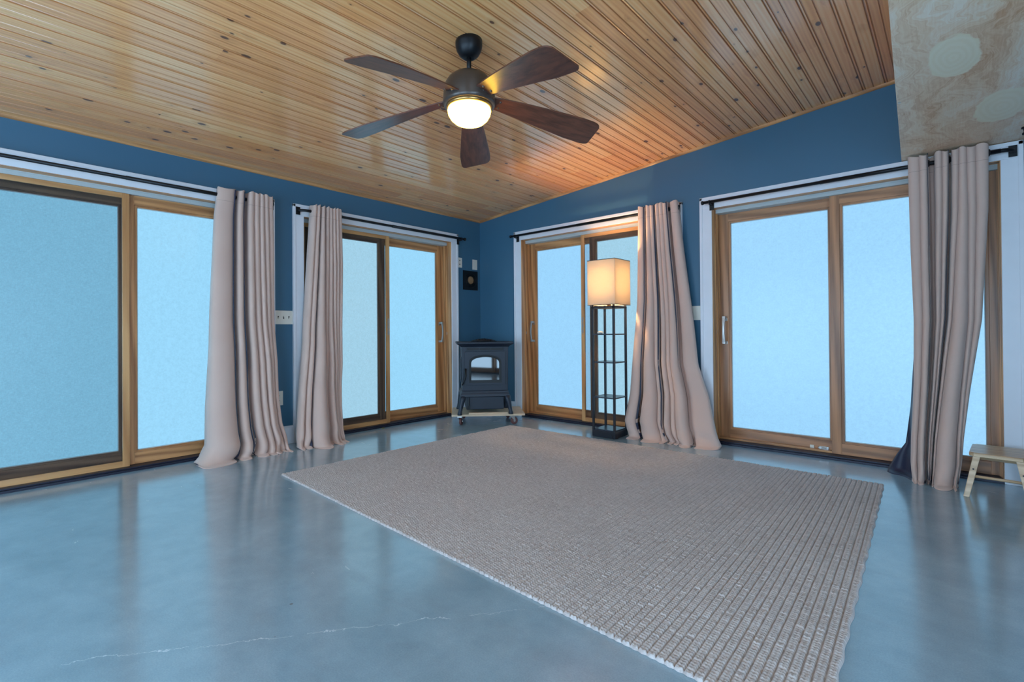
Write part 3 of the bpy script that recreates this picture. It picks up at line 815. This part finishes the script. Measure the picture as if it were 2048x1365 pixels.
def stove():
    a = math.radians(49); c, s = math.cos(a), math.sin(a)
    # local frame: x right along the front, -y towards the viewer; front feet line at y=-.2
    fx, fy = .757, -.704
    ox, oy = fx-s*.2, fy+c*.2
    zb = .118
    t = thing('pellet_stove', 'black cast-iron pellet stove with an arched glass door in the corner', 'stove', (ox, oy, zb), a)
    W = .222; D = .185
    def hull(name, prof, mat, z=None, bev=.004):
        mb = MB(); mb.rings([[(-w_, -d_, z_), (w_, -d_, z_), (w_, d_, z_), (-w_, d_, z_)] for w_, d_, z_ in prof]); return mb.build(name, mat, t, bevel=bev, local=True)
    hull('body', [(.225, .185, .235), (.232, .19, .24), (.236, .192, .60), (.240, .194, .700)], M_stove)
    hull('base_skirt', [(.228, .188, .175), (.250, .206, .182), (.247, .203, .204), (.240, .197, .222), (.236, .194, .238)], M_stove)
    hull('ash_box', [(.185, .160, .045), (.192, .166, .05), (.192, .166, .178)], M_stove)
    hull('top_plate', [(.244, .198, .684), (.250, .204, .692), (.266, .220, .703), (.282, .234, .712), (.288, .240, .718), (.288, .240, .732), (.282, .234, .736)], M_stove)
    # ornamental lattice on the top
    mb = MB()
    for i in range(9):
        x = -.11+.22*i/8; hgt = .026*(1-(x/.13)**2)+.004
        mb.tube([(x, -.10, .735), (x*1.05, -.05, .735+hgt*.8), (x, 0, .735+hgt), (x*.95, .05, .735+hgt*.8), (x, .10, .735)], .006, 8)
    for j in range(5):
        y = -.085+.17*j/4; hgt = .026*(1-(y/.11)**2)*.8
        mb.tube([(-.13, y, .736), (-.06, y, .740+hgt*.8), (0, y, .742+hgt), (.06, y, .740+hgt*.8), (.13, y, .736)], .0055, 8)
    mb.torus((0, 0, .742), (0, 0, 1), .10, .007, 28); mb.torus((0, 0, .755), (0, 0, 1), .05, .006, 24)
    tag(mb.build('top_grille', M_stovedark, t, smooth=True, local=True), 'black openwork grille on the stove top')
    yf = -.190
    # louvre slot with three openings
    for x0, x1 in ((-.180, -.060), (-.054, .054), (.060, .180)): MB().box(x0, x1, yf-.008, yf+.01, .652, .674).build('vent_slot', M_stovedark, t, local=True)
    mb = MB()
    mb.box(-.19, .19, yf-.014, yf, .674, .680); mb.box(-.19, .19, yf-.014, yf, .645, .652)
    for x in (-.19, -.060, .054, .184): mb.box(x, x+.006, yf-.012, yf, .652, .674)
    mb.build('vent_trim', M_stove, t, bevel=.001, local=True)
    # door with arched glass
    yd = yf-.020
    dz0, dz1, dw = .258, .638, .205
    def arch(hw, z0, zs, rise, n=16):
        pts = [(-hw, z0), (hw, z0)]
        for i in range(n+1):
            th = PI*i/n; x = hw*math.cos(th)
            pts.append((x, zs+rise*math.sin(th)**.8))
        return pts
    def outer(pts, hw, z0, z1):
        out = []
        for x, z in pts:
            cx, cz = 0, (z0+z1)/2; dx, dz = x-cx, z-cz
            k = min(hw/abs(dx) if dx else 1e9, ((z1-z0)/2)/abs(dz) if dz else 1e9); out.append((cx+dx*k, cz+dz*k))
        return out
    win = arch(.152, .338, .520, .072)
    oo = outer(win, dw, dz0, dz1)
    R3 = lambda pts, y: [(x, y, z) for x, z in pts]
    mb = MB(); mb.rings([R3(oo, yf+.004), R3(oo, yd), R3(win, yd), R3(win, yf+.004)], cap=False)
    dr = mb.build('stove_door', M_stove, t, bevel=.002, local=True)
    w2 = arch(.164, .322, .520, .086); w3 = arch(.142, .350, .518, .064)
    mb = MB(); mb.rings([R3(w2, yd+.002), R3(w2, yd-.008), R3(w3, yd-.006), R3(w3, yd+.004)], cap=False)
    tag(mb.build('glass_surround', M_stovedark, dr, smooth=False, local=True), 'raised black surround of the arched glass')
    mb = MB(); g = arch(.147, .344, .519, .067); vs = [mb.bm.verts.new((x, yd+.001, z)) for x, z in g]; mb.face(vs)
    vs2 = [mb.bm.verts.new((x, yd+.005, z)) for x, z in g]; mb.face(vs2[::-1])
    for i in range(len(g)): mb.face([vs[i], vs2[i], vs2[(i+1) % len(g)], vs[(i+1) % len(g)]])
    tag(mb.build('stove_glass', M_sglass, dr, local=True), 'arched mirror-dark stove glass reflecting the room')
    mb = MB()
    mb.box(-dw-.004, -dw+.014, yd-.030, yd, .415, .470); mb.tube([(-dw+.004, yd-.028, .455), (-dw+.006, yd-.034, .40), (-dw-.006, yd-.04, .36), (-dw-.030, yd-.048, .305)], [.009, .009, .008, .007], 10)
    tag(mb.build('door_handle', M_stovedark, dr, smooth=True, local=True), 'black bent door handle')
    # side vents
    for sx_ in (-1, 1):
        mb = MB(); mb.box(sx_*.236, sx_*.241, -.12, .12, .32, .58)
        for q in range(5): mb.box(sx_*.240, sx_*.246, -.11+.046*q, -.11+.046*q+.030, .34, .56)
        mb.build('side_panel', M_stove, t, bevel=.001, local=True)
    # cabriole legs
    for x in (-1, 1):
        for y in (-1, 1):
            prof = [(.246, .200, .19, .034), (.252, .205, .15, .034), (.258, .208, .11, .028), (.262, .212, .07, .023), (.268, .216, .035, .020), (.274, .220, .016, .024), (.275, .221, .0, .024)]
            mb = MB(); rr = []
            for px_, py_, z, r in prof:
                cx_, cy_ = x*(px_-.0), y*(py_-.0)
                rr.append([(cx_-x*r*.6+r*math.cos(2*PI*j/12+.26)*.95, cy_-y*r*.6+r*math.sin(2*PI*j/12+.26)*.95, z) for j in range(12)])
            mb.rings(rr); mb.build('leg', M_stove, t, smooth=True, local=True)
    mb = MB(); mb.tube([(-.165, -.18, .17), (-.168, -.186, .10), (-.172, -.188, .06)], .007, 8); mb.box(-.186, -.158, -.196, -.180, .05, .085)
    mb.build('latch_lever', M_stovedark, t, local=True)
stove()

# ------------------------------------------------------------------ wall plates
def plate(wl, u, z, w_, h_, name, label, cat, kind):
    fr = frame(wl); t = thing(name, label, cat, fr(u, 0, z))
    mb = MB(); wbox(mb, fr, u-w_/2, u+w_/2, -.006, 0, z-h_/2, z+h_/2); mb.build('cover_plate', M_plate, t, bevel=.0025)
    if kind == 'toggle':
        n = 3
        for i in range(n):
            uu = u+(i-(n-1)/2)*.046
            mb = MB(); wbox(mb, fr, uu-.005, uu+.005, -.0065, -.0055, z-.012, z+.012); mb.build('toggle_slot', M_slot, t)
            mb = MB(); wbox(mb, fr, uu-.0035, uu+.0035, -.016, -.006, z+(.001 if i % 2 else -.010), z+(.010 if i % 2 else -.001)); mb.build('toggle', M_plate, t, bevel=.001)
    elif kind == 'outlet':
        for q in (-.021, .021):
            mb = MB(); wbox(mb, fr, u-.016, u+.016, -.009, -.005, z+q-.014, z+q+.014); rc = mb.build('receptacle', M_plate, t, bevel=.002)
            for x in (-.006, .006):
                mb = MB(); wbox(mb, fr, u+x-.001, u+x+.001, -.0096, -.0085, z+q-.003, z+q+.006); mb.build('slot', M_slot, rc)
    elif kind == 'jack':
        for q in (-.02, .025):
            mb = MB(); wbox(mb, fr, u-.007, u+.007, -.0075, -.0055, z+q-.006, z+q+.006); mb.build('jack', M_slot, t, bevel=.001)
    elif kind == 'rocker':
        mb = MB(); wbox(mb, fr, u-.016, u+.016, -.0085, -.005, z-.033, z+.033); mb.build('rocker', M_plate, t, bevel=.0015)
    else:
        for q in (-.03, .03):
            mb = MB(); mb.tube([fr(u, -.007, z+q), fr(u, -.0055, z+q)], .003, 10); mb.build('screw', M_nickel, t)
    return t
plate('A', -2.414, 1.092, .165, .118, 'switch_plate', 'triple light switch plate between the two curtains on the left wall', 'light switch', 'toggle')
plate('A', -2.458, .400, .072, .122, 'outlet', 'white power outlet low on the wall beside the leftmost curtain', 'outlet', 'outlet')
plate('A', -.343, 1.768, .072, .116, 'jack_plate', 'ivory plate with two holes at the casing edge, above the stove', 'wall plate', 'jack')
plate('A', -.094, 1.765, .078, .122, 'blank_plate', 'white wall plate in the corner right above the black flue cover', 'wall plate', 'blank')
plate('B', 2.615, 1.106, .118, .122, 'rocker_plate', 'white switch plate half hidden by the curtain beside the lamp', 'light switch', 'rocker')
fr = frame('A')
t = thing('flue_cover', 'black square flue plate with a round brown centre above the stove', 'flue cover', fr(-.170, 0, 1.57))
mb = MB(); wbox(mb, fr, -.291, -.050, -.008, 0, 1.455, 1.684); mb.build('square_plate', M_stovedark, t, bevel=.002)
mb = MB(); mb.torus(fr(-.165, -.010, 1.57), (1, 0, 0), .082, .006, 36); mb.torus(fr(-.165, -.012, 1.57), (1, 0, 0), .062, .006, 36); mb.build('collar', M_stovedark, t, smooth=True)
mb = MB(); mb.tube([fr(-.172, -.004, 1.572), fr(-.172, -.014, 1.572), fr(-.172, -.016, 1.572)], [.046, .046, .040], 28); tag(mb.build('round_core', M_cork, t), 'round brown core')

# ------------------------------------------------------------------ rug
def rug():
    c = [(.915, -2.845), (4.052, -2.992), (3.965, -.525), (.958, -.548)]   # near left, near right, far right, far left
    nx, ny = 112*6+1, 1000
    s = np.linspace(0, 1, nx)[None, :]; v = np.linspace(0, 1, ny)[:, None]
    X = (c[0][0]*(1-s)+c[1][0]*s)*(1-v)+(c[3][0]*(1-s)+c[2][0]*s)*v
    Y = (c[0][1]*(1-s)+c[1][1]*s)*(1-v)+(c[3][1]*(1-s)+c[2][1]*s)*v
    rng = np.random.default_rng(5)
    row = np.minimum((s*112).astype(int), 111); r = (s*112-row)*2-1
    d = np.where(row % 2 == 0, 1.0, -1.0)
    yy = v*2.37; ph = rng.uniform(0, 1, 113)[row]
    br = np.cos(2*PI*(yy/.0128+.62*np.abs(r)+ph))
    H = .0030+.0092*np.clip(1-np.abs(r)**4, 0, 1)**.6-.0022*np.exp(-(r/.16)**2)+.0017*br*np.abs(np.sin(np.pi*r))**.5
    H = H+rng.normal(0, .00035, H.shape)
    tu = rng.normal(0, 1, (ny//5+1, 113)); H = H+.0007*tu[(np.arange(ny)//5)[:, None], row]
    e = .0025*np.sin(yy*46+rng.uniform(0, 6))
    X = X + np.where((s < .004) | (s > .996), e, 0)
    Y = Y + np.where((v < .004) | (v > .996), .0015*np.cos(2*PI*(s*112)), 0)
    Hh = H.copy(); Hh[0, :] = Hh[-1, :] = .001; Hh[:, 0] = Hh[:, -1] = .001
    H = Hh
    co = np.stack([X+0*H, Y+0*H, H], -1).reshape(-1, 3).astype(np.float32)
    i = np.arange(ny*nx).reshape(ny, nx)
    q = np.stack([i[:-1, :-1], i[:-1, 1:], i[1:, 1:], i[1:, :-1]], -1).reshape(-1, 4).astype(np.int32)
    me = bpy.data.meshes.new('braided_rug')
    me.vertices.add(len(co)); me.vertices.foreach_set('co', co.ravel())
    me.loops.add(q.size); me.loops.foreach_set('vertex_index', q.ravel())
    me.polygons.add(len(q)); me.polygons.foreach_set('loop_start', np.arange(0, q.size, 4, dtype=np.int32)); me.polygons.foreach_set('loop_total', np.full(len(q), 4, np.int32))
    me.polygons.foreach_set('use_smooth', np.ones(len(q), bool))
    me.update(); me.validate(); me.materials.append(M_rug)
    o = bpy.data.objects.new('braided_rug', me); C.objects.link(o)
    tag(o, 'large beige braided jute rug lying on the concrete floor', 'rug')
rug()

# ------------------------------------------------------------------ step stool
def stool():
    t = thing('step_stool', 'small pale bamboo step stool at the right edge beside the curtain', 'stool', (4.474, -.283, 0), math.radians(-4))
    hx, hy = .118, .158; z1 = .247
    def oct(hx, hy, ch, z): return [(-hx+ch, -hy, z), (hx-ch, -hy, z), (hx, -hy+ch, z), (hx, hy-ch, z), (hx-ch, hy, z), (-hx+ch, hy, z), (-hx, hy-ch, z), (-hx, -hy+ch, z)]
    mb = MB(); mb.rings([oct(hx-.002, hy-.002, .02, z1-.022), oct(hx, hy, .02, z1-.019), oct(hx, hy, .02, z1-.004), oct(hx-.004, hy-.004, .02, z1)])
    mb.build('seat', M_bamboo, t, local=True)
    for x in (-1, 1):
        for y in (-1, 1):
            mb = MB(); top = Vector((x*.086, y*.128, z1-.02)); bot = Vector((x*.128, y*.188, 0))
            rr = []
            for p, e in ((bot, .013), (top, .0155)):
                rr.append([(p.x+a*e, p.y+b*e*1.0, p.z) for a, b in ((-1, -1), (1, -1), (1, 1), (-1, 1))])
            mb.rings(rr); lg = mb.build('leg', M_bamboo, t, bevel=.004, local=True)
            p = bot+(top-bot)*.68
            mb = MB(); mb.tube([(p.x, p.y+y*.0145, p.z), (p.x, p.y+y*.0165, p.z)], .0045, 12); tag(mb.build('bolt', M_black, lg, local=True), 'black bolt head')
    for y in (-1, 1):
        mb = MB(); f = .50 if y < 0 else .72; yq = y*(.188-.06*f); xq = .128-.042*f
        mb.tube([(-xq, yq, f*.227), (xq, yq, f*.227)], .008, 12); mb.build('stretcher', M_bamboo, t, smooth=True, local=True)
    for x in (-1, 1):
        mb = MB(); mb.tube([(x*.098, -.14, .165), (x*.090, -.07, .195), (x*.088, 0, .205), (x*.090, .07, .195), (x*.098, .14, .165)], .006, 10)
        tag(mb.build('side_brace', M_nickel, t, smooth=True, local=True), 'curved metal side brace')
stool()

# a dry leaf on the floor by the door track
t = thing('dry_leaf', 'tiny yellow leaf on the floor at the track left of the stove', 'leaf', (.060, -1.445, .001))
MB().rings([[(-.012+.03*i/6*.3, -.018+.036*i/6, .0015+.004*math.sin(PI*i/6)), (.012*math.sin(PI*i/6)+.001, -.018+.036*i/6, .003+.003*math.sin(i)), (.004+.004*math.sin(PI*i/6), -.018+.036*i/6, .001)] for i in range(7)]).build('leaf_blade', M_leaf, t, smooth=True, local=True)
